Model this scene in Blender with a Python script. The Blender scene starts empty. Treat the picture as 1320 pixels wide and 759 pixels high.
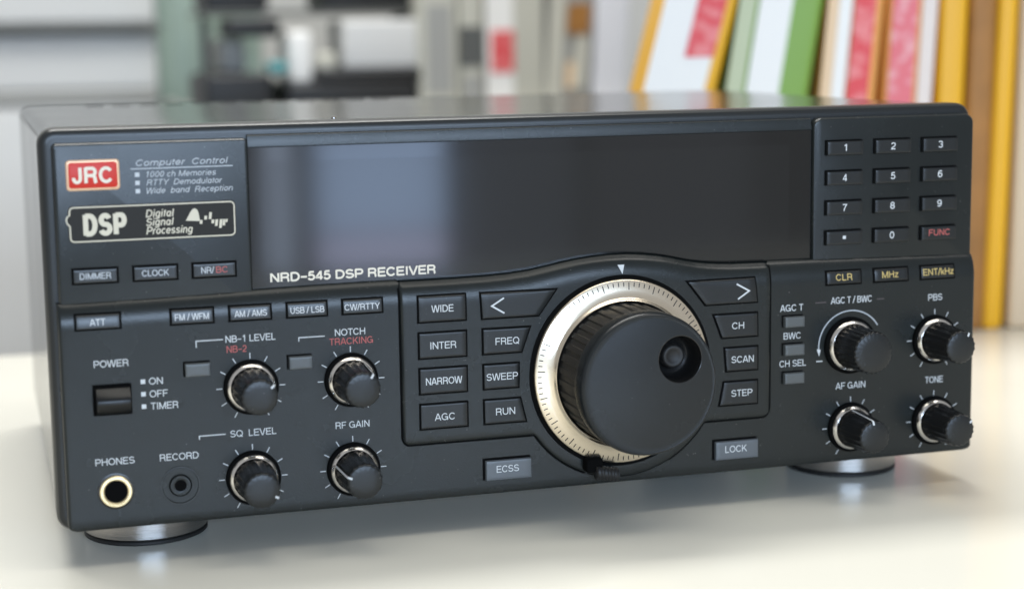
import bpy, bmesh, math, random
from mathutils import Vector, Matrix, Euler
random.seed(5)
scn = bpy.context.scene
COL = scn.collection
MM = 0.001
FOOT = 11.0            # height of the feet: the table top is world z = 0

def W(u, v, z):
    """receiver millimetres (u right, v up from the panel's lower edge, z out of the panel) -> world metres"""
    return Vector((u*MM, -z*MM, (v+FOOT)*MM))

# ------------------------------------------------------------------ camera
cd = bpy.data.cameras.new('camera')
cam = bpy.data.objects.new('camera', cd); COL.objects.link(cam)
cd.sensor_fit = 'HORIZONTAL'; cd.sensor_width = 36.0
cd.lens = 36.0*2257.86/1320.0
cd.clip_start = 0.02; cd.clip_end = 50
def cv(a): return Vector((a[0], -a[2], a[1]))
rx, ry, rz = (cv(a) for a in ((0.955266, -0.013975, 0.295417), (0.056165, 0.989278, -0.134815), (-0.290365, 0.145376, 0.945808)))
mw = Matrix((rx, ry, rz)).transposed().to_4x4()
mw.translation = W(-19.81, 156.25, 561.02)
cam.matrix_world = mw
cd.dof.use_dof = True
cd.dof.focus_distance = 0.598
cd.dof.aperture_fstop = 6.7
scn.camera = cam

# ------------------------------------------------------------------ world and lamps
world = bpy.data.worlds.new('World'); scn.world = world
world.use_nodes = True
bgn = world.node_tree.nodes['Background']
bgn.inputs[0].default_value = (0.95, 0.97, 1.0, 1); bgn.inputs[1].default_value = 0.42
scn.view_settings.view_transform = 'Standard'; scn.view_settings.look = 'None'
scn.view_settings.exposure = 0.0; scn.view_settings.gamma = 1.0

def lamp(name, u, v, z, aim, sx, sy, watt, colr):
    ld = bpy.data.lights.new(name, 'AREA'); ld.shape = 'RECTANGLE'
    ld.size = sx; ld.size_y = sy; ld.energy = watt; ld.color = colr
    o = bpy.data.objects.new(name, ld); COL.objects.link(o)
    p = W(u, v, z); o.location = p
    d = (W(*aim)-p).normalized()
    o.rotation_euler = d.to_track_quat('-Z', 'Y').to_euler()
    return o
# ceiling light over the table; two lamps added to brighten binders and far cabinets
lamp('overhead_light', 60, 2000, 120, (150, 0, 30), 1.8, 0.9, 14.0, (1.0, 0.965, 0.87))
lamp('overhead_light', 900, 1500, 350, (480, 100, -320), 0.5, 0.3, 3.2, (1.0, 0.96, 0.90))
lamp('overhead_light', 100, 1700, -700, (150, 100, -1200), 1.2, 0.5, 32, (1.0, 0.99, 0.96))
# daylight from the window opposite the set
lamp('window_light', 120, 400, 1700, (150, 60, 0), 1.3, 0.22, 22, (0.57, 0.75, 1.0))
# unseen lamps added to put the bluish reflection into the display window
lamp('reflection_light', 452, -10, 1500, (452, -10, 0), 0.160, 0.13, 0.43, (0.50, 0.68, 1.0))
lamp('reflection_light', 452, -165, 1500, (452, -165, 0), 0.160, 0.17, 0.55, (0.66, 0.70, 1.0))
lamp('reflection_light', 326, -70, 1500, (326, -70, 0), 0.030, 0.32, 0.17, (0.62, 0.76, 1.0))

lamp('reflection_light', 625, -60, 1500, (625, -60, 0), 0.15, 0.34, 0.06, (0.66, 0.78, 1.0))
lamp('reflection_light', 830, -60, 1500, (830, -60, 0), 0.22, 0.34, 0.05, (0.75, 0.82, 1.0))

# ------------------------------------------------------------------ materials
def mat(name, color, rough=0.5, metal=0.0, coat=0.0, coat_rough=0.1, bump=0.0, bscale=800.0, var=0.0, vscale=20.0, spec=0.5, stretch=None, rvar=0.0, dust=0.0, dscale=700.0):
    m = bpy.data.materials.new(name); m.use_nodes = True
    nt = m.node_tree; b = nt.nodes['Principled BSDF']
    b.inputs['Base Color'].default_value = (*color, 1)
    b.inputs['Roughness'].default_value = rough; b.inputs['Metallic'].default_value = metal
    b.inputs['Specular IOR Level'].default_value = spec
    b.inputs['Coat Weight'].default_value = coat; b.inputs['Coat Roughness'].default_value = coat_rough
    tc = nt.nodes.new('ShaderNodeTexCoord'); vec = tc.outputs['Object']
    if stretch:
        mp = nt.nodes.new('ShaderNodeMapping'); mp.inputs['Scale'].default_value = stretch
        nt.links.new(vec, mp.inputs[0]); vec = mp.outputs[0]
    if bump:
        n = nt.nodes.new('ShaderNodeTexNoise'); n.inputs['Scale'].default_value = bscale; n.inputs['Detail'].default_value = 3
        nt.links.new(vec, n.inputs['Vector'])
        bp = nt.nodes.new('ShaderNodeBump'); bp.inputs['Strength'].default_value = bump; bp.inputs['Distance'].default_value = 0.0003
        nt.links.new(n.outputs['Fac'], bp.inputs['Height']); nt.links.new(bp.outputs[0], b.inputs['Normal'])
    if var or rvar:
        n2 = nt.nodes.new('ShaderNodeTexNoise'); n2.inputs['Scale'].default_value = vscale; n2.inputs['Detail'].default_value = 5
        nt.links.new(vec, n2.inputs['Vector'])
    if var:
        mx = nt.nodes.new('ShaderNodeMix'); mx.data_type = 'RGBA'
        mx.inputs[6].default_value = (*[c*(1-var) for c in color], 1); mx.inputs[7].default_value = (*[min(1, c*(1+var)) for c in color], 1)
        nt.links.new(n2.outputs['Fac'], mx.inputs[0]); nt.links.new(mx.outputs[2], b.inputs['Base Color'])
    if dust:
        vo = nt.nodes.new('ShaderNodeTexVoronoi'); vo.inputs['Scale'].default_value = dscale; nt.links.new(vec, vo.inputs['Vector'])
        n3 = nt.nodes.new('ShaderNodeTexNoise'); n3.inputs['Scale'].default_value = dscale*0.4; nt.links.new(vec, n3.inputs['Vector'])
        lt = nt.nodes.new('ShaderNodeMapRange'); lt.inputs['From Min'].default_value = 0.16; lt.inputs['From Max'].default_value = 0.05
        nt.links.new(vo.outputs['Distance'], lt.inputs[0])
        gt = nt.nodes.new('ShaderNodeMapRange'); gt.inputs['From Min'].default_value = 0.60; gt.inputs['From Max'].default_value = 0.68; gt.inputs['To Max'].default_value = dust
        nt.links.new(n3.outputs['Fac'], gt.inputs[0])
        mu = nt.nodes.new('ShaderNodeMath'); mu.operation = 'MULTIPLY'; nt.links.new(lt.outputs[0], mu.inputs[0]); nt.links.new(gt.outputs[0], mu.inputs[1])
        md = nt.nodes.new('ShaderNodeMix'); md.data_type = 'RGBA'; md.inputs[7].default_value = (0.30, 0.29, 0.27, 1)
        if b.inputs['Base Color'].is_linked: nt.links.new(b.inputs['Base Color'].links[0].from_socket, md.inputs[6])
        else: md.inputs[6].default_value = (*color, 1)
        nt.links.new(mu.outputs[0], md.inputs[0]); nt.links.new(md.outputs[2], b.inputs['Base Color'])
    if rvar:
        mr = nt.nodes.new('ShaderNodeMapRange')
        mr.inputs['To Min'].default_value = max(0.02, rough-rvar); mr.inputs['To Max'].default_value = rough+rvar
        nt.links.new(n2.outputs['Fac'], mr.inputs[0]); nt.links.new(mr.outputs[0], b.inputs['Roughness'])
    return m

M_PANEL = mat('panel_plastic', (0.0120, 0.0148, 0.0146), 0.265, bump=0.13, bscale=2200, var=0.14, vscale=60, rvar=0.045, dust=0.5, spec=0.34)
M_FRAME = mat('frame_plastic', (0.011, 0.013, 0.0135), 0.32, bump=0.10, bscale=2500)
M_BUTTON = mat('button_plastic', (0.017, 0.020, 0.022), 0.30, bump=0.06, bscale=2500)
M_BUTTON_DARK = mat('dark_button_plastic', (0.012, 0.0135, 0.014), 0.32, bump=0.06, bscale=2500, spec=0.38, dust=0.3)
M_BUTTON_PALE = mat('pale_button_plastic', (0.100, 0.112, 0.124), 0.34, bump=0.06, bscale=2500)
M_BUTTON_GREY = mat('grey_button_plastic', (0.085, 0.092, 0.093), 0.38, bump=0.06, bscale=2500)
M_BLACK_GAPSHADE = mat('black_and_gap_shade', (0.004, 0.004, 0.004), 0.9, spec=0.05)  # flat black: black parts, plus painted shade of gaps and recesses
M_CASE = mat('case_paint', (0.022, 0.022, 0.021), 0.20, coat=0.45, coat_rough=0.10, rvar=0.08, vscale=14)
M_GLASS = mat('display_glass', (0.0075, 0.0075, 0.0072), 0.075, spec=0.6, rvar=0.02, vscale=30)
M_SCREEN = mat('display_screen', (0.0115, 0.0115, 0.011), 0.08, spec=0.55)
M_WHITE = mat('white_print', (0.60, 0.62, 0.63), 0.6)
M_CREAM = mat('cream_print', (0.74, 0.68, 0.56), 0.5)
M_GREYPRINT = mat('grey_print', (0.50, 0.53, 0.56), 0.6)
M_DIMPRINT = mat('dim_print', (0.10, 0.08, 0.08), 0.6)
M_RED = mat('red_print', (0.45, 0.10, 0.09), 0.6)
M_YELLOW = mat('yellow_print', (0.62, 0.46, 0.16), 0.6)
M_BADGE = mat('badge_red', (0.55, 0.025, 0.012), 0.38, spec=0.3)
M_BADGE_RIM = mat('badge_rim', (0.66, 0.42, 0.26), 0.35, metal=0.4)
M_PLATE = mat('plate_black', (0.014, 0.012, 0.009), 0.5, spec=0.25)
M_SILVER = mat('silver_print', (0.60, 0.55, 0.43), 0.45)
M_CHROME = mat('chrome', (0.78, 0.75, 0.71), 0.20, metal=1.0, bump=0.25, bscale=350)
M_STEEL = mat('turned_steel', (0.42, 0.40, 0.38), 0.24, metal=1.0, bump=0.2, bscale=60, stretch=(1, 1, 60))
M_GOLD = mat('brass_ring', (0.85, 0.70, 0.42), 0.34, metal=0.85)
M_DIALRING = mat('champagne_metal', (0.84, 0.74, 0.59), 0.25, metal=1.0, bump=0.06, bscale=500, var=0.06, vscale=40)
M_KNOB = mat('knob_black', (0.010, 0.010, 0.010), 0.26, bump=0.04, bscale=2500)
M_KNOBCAP = mat('knob_cap', (0.012, 0.0135, 0.014), 0.32, bump=0.12, bscale=2500, dust=0.4, spec=0.38)
M_RUBBER = mat('rubber', (0.012, 0.0115, 0.011), 0.55, bump=0.1, bscale=2500)
M_DIALFACE = mat('dial_face', (0.015, 0.017, 0.018), 0.265, bump=0.12, bscale=2200, var=0.12, vscale=40, rvar=0.04, dust=0.5, spec=0.30)
M_TABLE = mat('table_laminate', (0.80, 0.78, 0.69), 0.20, var=0.03, vscale=9, rvar=0.05, spec=0.17)

# ------------------------------------------------------------------ mesh helpers
ROOT_LOC = W(165, -FOOT, -118)
def link(name, verts, faces, m, parent=None, smooth=True, world_pts=True, loc=None, sharp=30):
    me = bpy.data.meshes.new(name)
    base = loc if loc is not None else ROOT_LOC
    me.from_pydata([tuple(Vector(v)-base) for v in verts], [], faces)
    bm = bmesh.new(); bm.from_mesh(me)
    bmesh.ops.remove_doubles(bm, verts=bm.verts, dist=2e-6)
    bmesh.ops.recalc_face_normals(bm, faces=bm.faces)
    bm.to_mesh(me); bm.free()
    me.materials.append(m)
    if smooth:
        me.polygons.foreach_set('use_smooth', [True]*len(me.polygons))
        me.set_sharp_from_angle(angle=math.radians(sharp))
    o = bpy.data.objects.new(name, me); COL.objects.link(o)
    if parent: o.parent = parent
    else: o.location = base
    return o

class MB:
    """collects receiver-space geometry for one mesh"""
    def __init__(self): self.v = []; self.f = []
    def pts(self, ps):
        i = len(self.v); self.v += [W(*p) for p in ps]; return i
    def quad(self, a, b, c, d):
        i = self.pts((a, b, c, d)); self.f.append((i, i+1, i+2, i+3))
    def loft(self, rings, cap0=False, cap1=True, closed=True):
        n = len(rings[0]); base = []
        for r in rings: base.append(self.pts(r))
        for k in range(len(rings)-1):
            for j in range(n if closed else n-1):
                a, b = base[k]+j, base[k]+(j+1) % n; c, d = base[k+1]+(j+1) % n, base[k+1]+j
                self.f.append((a, b, c, d))
        if cap1: self.f.append(tuple(base[-1]+j for j in range(n)))
        if cap0: self.f.append(tuple(base[0]+j for j in reversed(range(n))))
    def grid(self, rows):
        base = [self.pts(r) for r in rows]
        for k in range(len(rows)-1):
            for j in range(len(rows[0])-1):
                self.f.append((base[k]+j, base[k]+j+1, base[k+1]+j+1, base[k+1]+j))
    def lathe(self, cu, cv_, prof, n=64, mod=None, a0=0.0):
        rings = []
        for r, z in prof:
            ring = []
            for k in range(n):
                a = a0+2*math.pi*k/n
                rr = r if mod is None else mod(r, z, a)
                ring.append((cu+rr*math.sin(a), cv_+rr*math.cos(a), z))
            rings.append(ring)
        self.loft(rings, cap0=False, cap1=prof[-1][0] > 0.001)
    def box(self, u0, v0, z0, u1, v1, z1):
        self.loft([[(u0, v0, z0), (u1, v0, z0), (u1, v1, z0), (u0, v1, z0)], [(u0, v0, z1), (u1, v0, z1), (u1, v1, z1), (u0, v1, z1)]], cap0=True)
    def ribbon(self, path, w, zf, closed=False):
        """flat strip of width w along a (u, v) path, laid at height zf(u, v)"""
        n = len(path); L = []; R = []
        for i in range(n):
            p = Vector(path[i]); a = Vector(path[i-1 if (i or closed) else 0]); b = Vector(path[(i+1) % n if (i < n-1 or closed) else i])
            t1 = (p-a); t2 = (b-p)
            t1 = t1.normalized() if t1.length > 1e-9 else t2.normalized()
            t2 = t2.normalized() if t2.length > 1e-9 else t1
            t = (t1+t2).normalized(); nn = Vector((-t.y, t.x)); k = w/2/max(0.5, t.dot(t1))
            L.append(p+nn*k); R.append(p-nn*k)
        a = [(p.x, p.y, zf(p.x, p.y)) for p in L]; b = [(p.x, p.y, zf(p.x, p.y)) for p in R]
        i = self.pts(a); j = self.pts(b)
        for k in range(n if closed else n-1):
            q = (k+1) % n; self.f.append((i+k, j+k, j+q, i+q))
    def build(self, name, m, parent, **kw): return link(name, self.v, self.f, m, parent, **kw)

def rrect(u0, v0, u1, v1, r, n=7):
    r = min(r, (u1-u0)/2-0.01, (v1-v0)/2-0.01); out = []
    for cx, cy, a0 in ((u1-r, v1-r, 0), (u0+r, v1-r, 90), (u0+r, v0+r, 180), (u1-r, v0+r, 270)):
        for k in range(n):
            a = math.radians(a0+90*k/(n-1)); out.append((cx+r*math.cos(a), cy+r*math.sin(a)))
    return out
def slab(b, u0, v0, u1, v1, r, levels, cap0=True):
    """rounded rectangle lofted through (inset, z) levels"""
    b.loft([[(x, y, z) for x, y in rrect(u0+i, v0+i, u1-i, v1-i, max(r-i, 0.15))] for i, z in levels], cap0=cap0)

# ------------------------------------------------------------------ relief of the front
VT = [(-5, 75.0), (3, 75.1), (34, 75.6), (66, 76.2), (84, 76.5), (103, 76.7), (121, 76.7), (132, 76.75), (143, 76.95), (151, 77.3), (159.2, 78.1), (165, 79.1), (170.4, 80.1), (176, 81.0), (181.7, 81.6), (188, 82.0), (194.2, 82.0), (201, 81.5), (207.5, 80.6), (212, 79.7), (216.2, 78.7), (220, 77.9), (225, 77.2), (230, 76.75), (235, 76.5), (249, 76.3), (265.5, 76.2), (305, 75.5), (340, 75.0)]
def vt(u):
    for (a, x), (b, y) in zip(VT, VT[1:]):
        if a <= u <= b:
            t = (u-a)/(b-a); return x+(y-x)*t
    return 75.0
SW, SH = 9.0, 4.2
def hlow(u, v):
    s = (vt(u)-v)/SW
    if s >= 1: return 0.0
    if s <= 0: return -SH
    return -SH+SH*math.sqrt(1-(1-s)**2)
PAD0, PAD1, DCU, DCV, PADR = 113.3, 248.2, 191.4, 41.2, 37.6
def padlow(u):
    if u < 113.3+2.5: return 20.9+2.5-math.sqrt(max(0, 2.5**2-(115.8-u)**2))
    if u > 248.2-3: return 20.5+3-math.sqrt(max(0, 3**2-(u-245.2)**2))
    y = DCV-math.sqrt(max(0, PADR**2-(u-DCU)**2)) if abs(u-DCU) < PADR else 99
    lo = 20.9 if u < DCU else 20.5
    return min(lo, y)
def hpad(u, v):
    s = (vt(u)-v)/SW
    return hlow(u, v)+1.1*max(0.0, min(1.0, s*4))
def hup(u, v): return -3.0

# ------------------------------------------------------------------ the receiver
radio = bpy.data.objects.new('radio_receiver', None); COL.objects.link(radio)
radio.location = ROOT_LOC; radio.empty_display_size = 0.05
radio['label'] = 'black desktop radio receiver with large tuning dial, dark display window and many knobs and buttons'
radio['category'] = 'radio'
bpy.context.view_layer.update()

def part(b, name, m, parent=None, label=None, **kw):
    o = b.build(name, m, parent or radio, **kw)
    if label: o['label'] = label
    return o

CASE_D = -232
b = MB(); slab(b, 0.9, 0.9, 331.2, 129.3, 4.5, [(1.5, CASE_D), (0.4, CASE_D+0.8), (0, CASE_D+2), (0, -17), (0.5, -16.2), (2, -16)], cap0=True)
casing = part(b, 'casing', M_CASE)
b = MB(); slab(b, 0, 0, 332.2, 130, 5.5, [(0.8, -17.5), (0, -16.5), (0, -9.6), (0.25, -8.5), (0.9, -7.5), (1.9, -7.0), (3.0, -6.9)])
frame = part(b, 'front_frame', M_FRAME)
for k in range(12):
    b = MB(); u = 28+k*11.5
    slab(b, u, -1, u+8, 1, 0.9, [(0, -0.1), (0.2, 0.12), (0.5, 0.12)])
    for i, p in enumerate(b.v):            # lay the little louvre flat on the lid near its rear edge
        x, y, z = p.x/MM, p.z/MM-FOOT, -p.y/MM
        b.v[i] = W(x, 129.3+z, CASE_D+14+y*2.0)
    part(b, 'vent_slot', M_BLACK_GAPSHADE, casing)
b = MB(); b.lathe(0, 0, [(0.9, 0), (0.9, 0.2), (0.7, 0.6), (0, 0.8)], 20)
for i, p in enumerate(b.v):
    x, y, z = p.x/MM, p.z/MM-FOOT, -p.y/MM
    b.v[i] = W(100.5+x, 129.3+z, -38+y)
part(b, 'screw', M_STEEL, casing)

# upper blocks
LV = [(0, -8), (0, -4.2), (0.15, -3.6), (0.5, -3.15), (1.1, -3.0)]
b = MB(); slab(b, 4.0, 70, 65.3, 125.3, 1.5, LV); name_panel = part(b, 'name_panel', M_PANEL)
b = MB(); slab(b, 266.1, 70, 331.0, 126.2, 3.5, LV); keypad_panel = part(b, 'keypad_panel', M_PANEL)
# display window and its sloping upper lip
b = MB(); slab(b, 65.2, 70, 266.2, 122.1, 0.3, [(0, -9), (0, -4.7), (0.12, -4.5)]); display = part(b, 'display_window', M_GLASS)
b = MB(); slab(b, 71.3, 81.0, 257.5, 117.2, 0.6, [(0, -4.52), (0.02, -4.47)]); part(b, 'screen', M_SCREEN, display)
b = MB(); b.loft([[(q, 126.3, -7.2), (q, 126.1, -5.3), (q, 125.8, -4.98), (q, 122.5, -4.38), (q, 122.1, -4.4), (q, 122.1, -9)] for q in (65.4, 266.0)], cap0=True)
part(b, 'display_lip', M_PANEL)

# lower body with its rolled shoulder
def steps(a, b_, n, eb, ee=None):
    ee = eb if ee is None else ee
    return [a+x for x in eb]+[a+eb[-1]+(b_-ee[-1]-a-eb[-1])*k/n for k in range(1, n)]+[b_-x for x in reversed(ee)]
EDGE = [0, 0.001, 0.12, 0.35, 0.75, 1.2]
EH = {0: -9.0, 1: -1.2, 2: -0.72, 3: -0.35, 4: -0.09, 5: 0}
def eh(i, n):
    j = min(i, n-1-i); return EH.get(j, 0.0)
us = steps(3.1, 331.2, 200, EDGE)
rows = []
svals = [0, 0.004, 0.02, 0.05, 0.1, 0.16, 0.23, 0.31, 0.4, 0.5, 0.6, 0.7, 0.8, 0.9, 1.0]
def lowend(u, u0, u1, r, base):
    if u < u0+r: return base+r-math.sqrt(max(0, r*r-(u0+r-u)**2))
    if u > u1-r: return base+r-math.sqrt(max(0, r*r-(u-u1+r)**2))
    return base
def heightmesh(us, lowf, hf, drop_scale=1.0, skirt=-9.0):
    cols = []
    n = len(us)
    for i, u in enumerate(us):
        top = vt(u); lo = lowf(u); ex = eh(i, n)
        vs = [top-s*SW for s in svals]
        mid0 = vs[-1]; mid1 = lo+EDGE[-1]
        vs += [mid0+(mid1-mid0)*k/24 for k in range(1, 24)]
        vs += [lo+x for x in reversed(EDGE)]
        col = []
        for j, v in enumerate(vs):
            e = min(len(vs)-1-j, 99); ey = EH.get(e, 0.0)
            if j == 0 or i in (0, n-1) or e == 0: z = skirt
            else: z = hf(u, v)+drop_scale*min(ex, ey)
            col.append((u, v, z))
        cols.append(col)
    return cols
b = MB(); b.grid(heightmesh(us, lambda u: lowend(u, 3.1, 331.2, 2.6, 1.3), hlow))
lower = part(b, 'lower_panel', M_PANEL, sharp=50)
b = MB(); b.grid(heightmesh(steps(PAD0, PAD1, 130, EDGE), padlow, hpad, 1.0, -2.5))
pad = part(b, 'control_pad', M_PANEL, sharp=50)
# thin black ribbon round the pad: painted shade of its groove
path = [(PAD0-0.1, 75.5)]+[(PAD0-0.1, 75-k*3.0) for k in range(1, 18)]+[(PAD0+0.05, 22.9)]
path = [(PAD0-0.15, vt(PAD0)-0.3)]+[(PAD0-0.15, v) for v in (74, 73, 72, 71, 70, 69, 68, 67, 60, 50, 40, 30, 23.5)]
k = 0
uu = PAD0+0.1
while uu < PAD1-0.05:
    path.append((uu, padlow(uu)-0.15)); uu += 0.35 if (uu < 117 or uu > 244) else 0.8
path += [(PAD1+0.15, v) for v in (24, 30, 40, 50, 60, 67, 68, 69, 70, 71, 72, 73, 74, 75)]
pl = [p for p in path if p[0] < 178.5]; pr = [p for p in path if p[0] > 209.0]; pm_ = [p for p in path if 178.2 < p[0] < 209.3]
b = MB(); b.ribbon(pl, 0.75, lambda u, v: hlow(u, v)+0.06); b.ribbon(pr, 0.75, lambda u, v: hlow(u, v)+0.06); b.ribbon(pm_, 0.2, lambda u, v: hlow(u, v)+0.06); part(b, 'seam_shade', M_BLACK_GAPSHADE, pad, smooth=False)

# ------------------------------------------------------------------ lettering
# a plain sans-serif drawn as even strokes: cap height 1, baseline 0; glyph = (advance, strokes)
def arc(cx, cy, rx, ry, a0, a1, n=None):
    n = n or max(3, int(abs(a1-a0)/15))
    return [(cx+rx*math.cos(math.radians(a0+(a1-a0)*k/n)), cy+ry*math.sin(math.radians(a0+(a1-a0)*k/n))) for k in range(n+1)]
LO, HI, XH = 0.065, 0.935, 0.68
def bowl(x0, x1, y0, y1):
    """right-hand bowl from (x0, y1) round to (x0, y0)"""
    r = (y1-y0)/2; rx = min(r, x1-x0)
    return [(x0, y1)]+arc(x1-rx, (y0+y1)/2, rx, r, 90, -90)+[(x0, y0)]
def ell(cx, rx): return arc(cx, XH/2+LO/2, rx, XH/2-LO/2, 90, 450, 24)
def bar(x, y0=0.0, y1=1.0): return [(x, y0), (x, y1)]
G = {
 'A': (0.93, [[(0.06, 0), (0.42, HI), (0.51, HI), (0.87, 0)], [(0.20, 0.30), (0.73, 0.30)]]),
 'B': (0.93, [bar(0.14), bowl(0.14, 0.77, 0.51, HI), bowl(0.14, 0.83, LO, 0.51)]),
 'C': (1.00, [arc(0.51, 0.5, 0.41, 0.435, 36, 324)]),
 'D': (1.00, [bar(0.14), [(0.14, HI), (0.46, HI)]+arc(0.46, 0.5, 0.42, 0.435, 80, -80)+[(0.46, LO), (0.14, LO)]]),
 'E': (0.90, [bar(0.14), [(0.14, HI), (0.84, HI)], [(0.14, 0.51), (0.78, 0.51)], [(0.14, LO), (0.86, LO)]]),
 'F': (0.84, [bar(0.14), [(0.14, HI), (0.80, HI)], [(0.14, 0.49), (0.72, 0.49)]]),
 'G': (1.07, [arc(0.52, 0.5, 0.42, 0.435, 40, 332)+[(0.91, 0.45)], [(0.55, 0.46), (0.97, 0.46)], bar(0.92, 0, 0.46)]),
 'H': (0.99, [bar(0.14), bar(0.85), [(0.14, 0.52), (0.85, 0.52)]]),
 'I': (0.38, [bar(0.19)]),
 'J': (0.72, [[(0.58, 1), (0.58, 0.30)]+arc(0.34, 0.30, 0.24, 0.235, 0, -180)+[(0.10, 0.36)]]),
 'K': (0.95, [bar(0.14), [(0.14, 0.33), (0.82, 1)], [(0.40, 0.60), (0.88, 0)]]),
 'L': (0.78, [bar(0.14), [(0.14, LO), (0.74, LO)]]),
 'M': (1.16, [bar(0.14), bar(1.02), [(0.14, 0.97), (0.58, 0.04), (1.02, 0.97)]]),
 'N': (1.00, [bar(0.14), bar(0.86), [(0.15, 0.97), (0.85, 0.03)]]),
 'O': (1.08, [arc(0.54, 0.5, 0.44, 0.435, 90, 450, 28)]),
 'P': (0.92, [bar(0.14), bowl(0.14, 0.82, 0.44, HI)]),
 'Q': (1.08, [arc(0.54, 0.5, 0.44, 0.435, 90, 450, 28), [(0.62, 0.28), (0.98, -0.02)]]),
 'R': (0.98, [bar(0.14), bowl(0.14, 0.82, 0.48, HI), [(0.55, 0.48), (0.74, 0.43), (0.80, 0.30), (0.82, 0.08), (0.88, 0)]]),
 'S': (0.92, [arc(0.46, 0.715, 0.32, 0.22, 18, 250)+arc(0.46, 0.285, 0.36, 0.22, 78, -162)]),
 'T': (0.84, [bar(0.42), [(0.04, HI), (0.80, HI)]]),
 'U': (0.99, [[(0.14, 1), (0.14, 0.38)]+arc(0.495, 0.38, 0.355, 0.315, 180, 360)+[(0.85, 1)]]),
 'V': (0.93, [[(0.06, 1), (0.42, 0.05), (0.51, 0.05), (0.87, 1)]]),
 'W': (1.32, [[(0.06, 1), (0.31, 0.05), (0.39, 0.05), (0.62, 0.94), (0.70, 0.94), (0.93, 0.05), (1.01, 0.05), (1.26, 1)]]),
 'X': (0.93, [[(0.08, 0), (0.84, 1)], [(0.08, 1), (0.85, 0)]]),
 'Y': (0.93, [[(0.06, 1), (0.465, 0.42), (0.87, 1)], bar(0.465, 0, 0.44)]),
 'Z': (0.85, [[(0.08, HI), (0.76, HI), (0.08, LO), (0.80, LO)]]),
 '0': (0.77, [arc(0.385, 0.5, 0.27, 0.435, 90, 450, 28)]),
 '1': (0.77, [bar(0.46), [(0.16, 0.76), (0.34, 0.80), (0.44, 0.98)]]),
 '2': (0.77, [arc(0.38, 0.68, 0.26, 0.255, 170, -30)+[(0.48, 0.42), (0.20, 0.24), (0.12, LO), (0.66, LO)]]),
 '3': (0.77, [arc(0.37, 0.72, 0.25, 0.215, 160, -75)+arc(0.37, 0.285, 0.28, 0.22, 75, -160)]),
 '4': (0.77, [bar(0.54), [(0.52, 0.96), (0.09, 0.31), (0.09, 0.27), (0.72, 0.27)]]),
 '5': (0.77, [[(0.64, HI), (0.20, HI)], [(0.22, 0.97), (0.15, 0.46)], arc(0.36, 0.335, 0.29, 0.27, 142, -160)]),
 '6': (0.77, [arc(0.385, 0.33, 0.265, 0.265, 90, 450, 24), arc(0.43, 0.46, 0.31, 0.475, 190, 45)]),
 '7': (0.77, [[(0.08, HI), (0.68, HI), (0.48, 0.62), (0.34, 0.30), (0.28, 0)]]),
 '8': (0.77, [arc(0.385, 0.72, 0.23, 0.215, 90, 450, 22), arc(0.385, 0.285, 0.275, 0.22, 90, 450, 22)]),
 '9': (0.77, [arc(0.385, 0.67, 0.265, 0.265, 90, 450, 24), arc(0.34, 0.54, 0.31, 0.475, 10, -135)]),
 '/': (0.45, [[(0.02, -0.03), (0.42, 1.03)]]),
 '-': (0.72, [[(0.06, 0.42), (0.66, 0.42)]]),
 ' ': (0.38, []),
 'a': (0.76, [ell(0.36, 0.26), bar(0.62, 0, XH)]),
 'b': (0.78, [bar(0.13), ell(0.40, 0.27)]),
 'c': (0.70, [arc(0.38, XH/2+LO/2, 0.28, XH/2-LO/2, 42, 318)]),
 'd': (0.78, [ell(0.37, 0.27), bar(0.64)]),
 'e': (0.76, [[(0.10, 0.38), (0.65, 0.38)]+arc(0.38, XH/2+LO/2, 0.28, XH/2-LO/2, 8, 318)]),
 'g': (0.78, [ell(0.37, 0.27), [(0.64, XH+0.03), (0.64, -0.02)]+arc(0.37, -0.02, 0.27, 0.20, 0, -160)]),
 'h': (0.76, [bar(0.13), [(0.13, 0.40)]+arc(0.38, 0.42, 0.25, 0.26, 180, 0)+[(0.63, 0)]]),
 'i': (0.31, [bar(0.155, 0, XH+0.04), bar(0.155, 0.87, 1.0)]),
 'k': (0.70, [bar(0.13), [(0.13, 0.22), (0.58, XH+0.04)], [(0.32, 0.42), (0.63, 0)]]),
 'l': (0.31, [bar(0.155)]),
 'm': (1.15, [bar(0.13, 0, XH+0.04), [(0.13, 0.42)]+arc(0.355, 0.46, 0.225, 0.22, 180, 0)+[(0.58, 0)], [(0.58, 0.42)]+arc(0.80, 0.46, 0.225, 0.22, 180, 0)+[(1.025, 0)]]),
 'n': (0.76, [bar(0.13, 0, XH+0.04), [(0.13, 0.40)]+arc(0.38, 0.42, 0.25, 0.26, 180, 0)+[(0.63, 0)]]),
 'o': (0.77, [ell(0.385, 0.28)]),
 'p': (0.78, [bar(0.13, -0.27, XH+0.04), ell(0.40, 0.27)]),
 'r': (0.48, [bar(0.13, 0, XH+0.04), [(0.13, 0.38)]+arc(0.38, 0.40, 0.25, 0.28, 180, 80)]),
 's': (0.69, [arc(0.345, 0.525, 0.215, 0.155, 20, 250)+arc(0.345, 0.22, 0.245, 0.155, 78, -160)]),
 't': (0.40, [[(0.19, 0.90), (0.19, 0.16)]+arc(0.29, 0.16, 0.10, 0.10, 180, 270), [(0.03, XH-0.01), (0.36, XH-0.01)]]),
 'u': (0.76, [[(0.13, XH+0.04), (0.13, 0.30)]+arc(0.38, 0.30, 0.25, 0.24, 180, 360), bar(0.63, 0, XH+0.04)]),
 'z': (0.69, [[(0.08, XH), (0.60, XH), (0.08, LO), (0.63, LO)]]),
}
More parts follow.
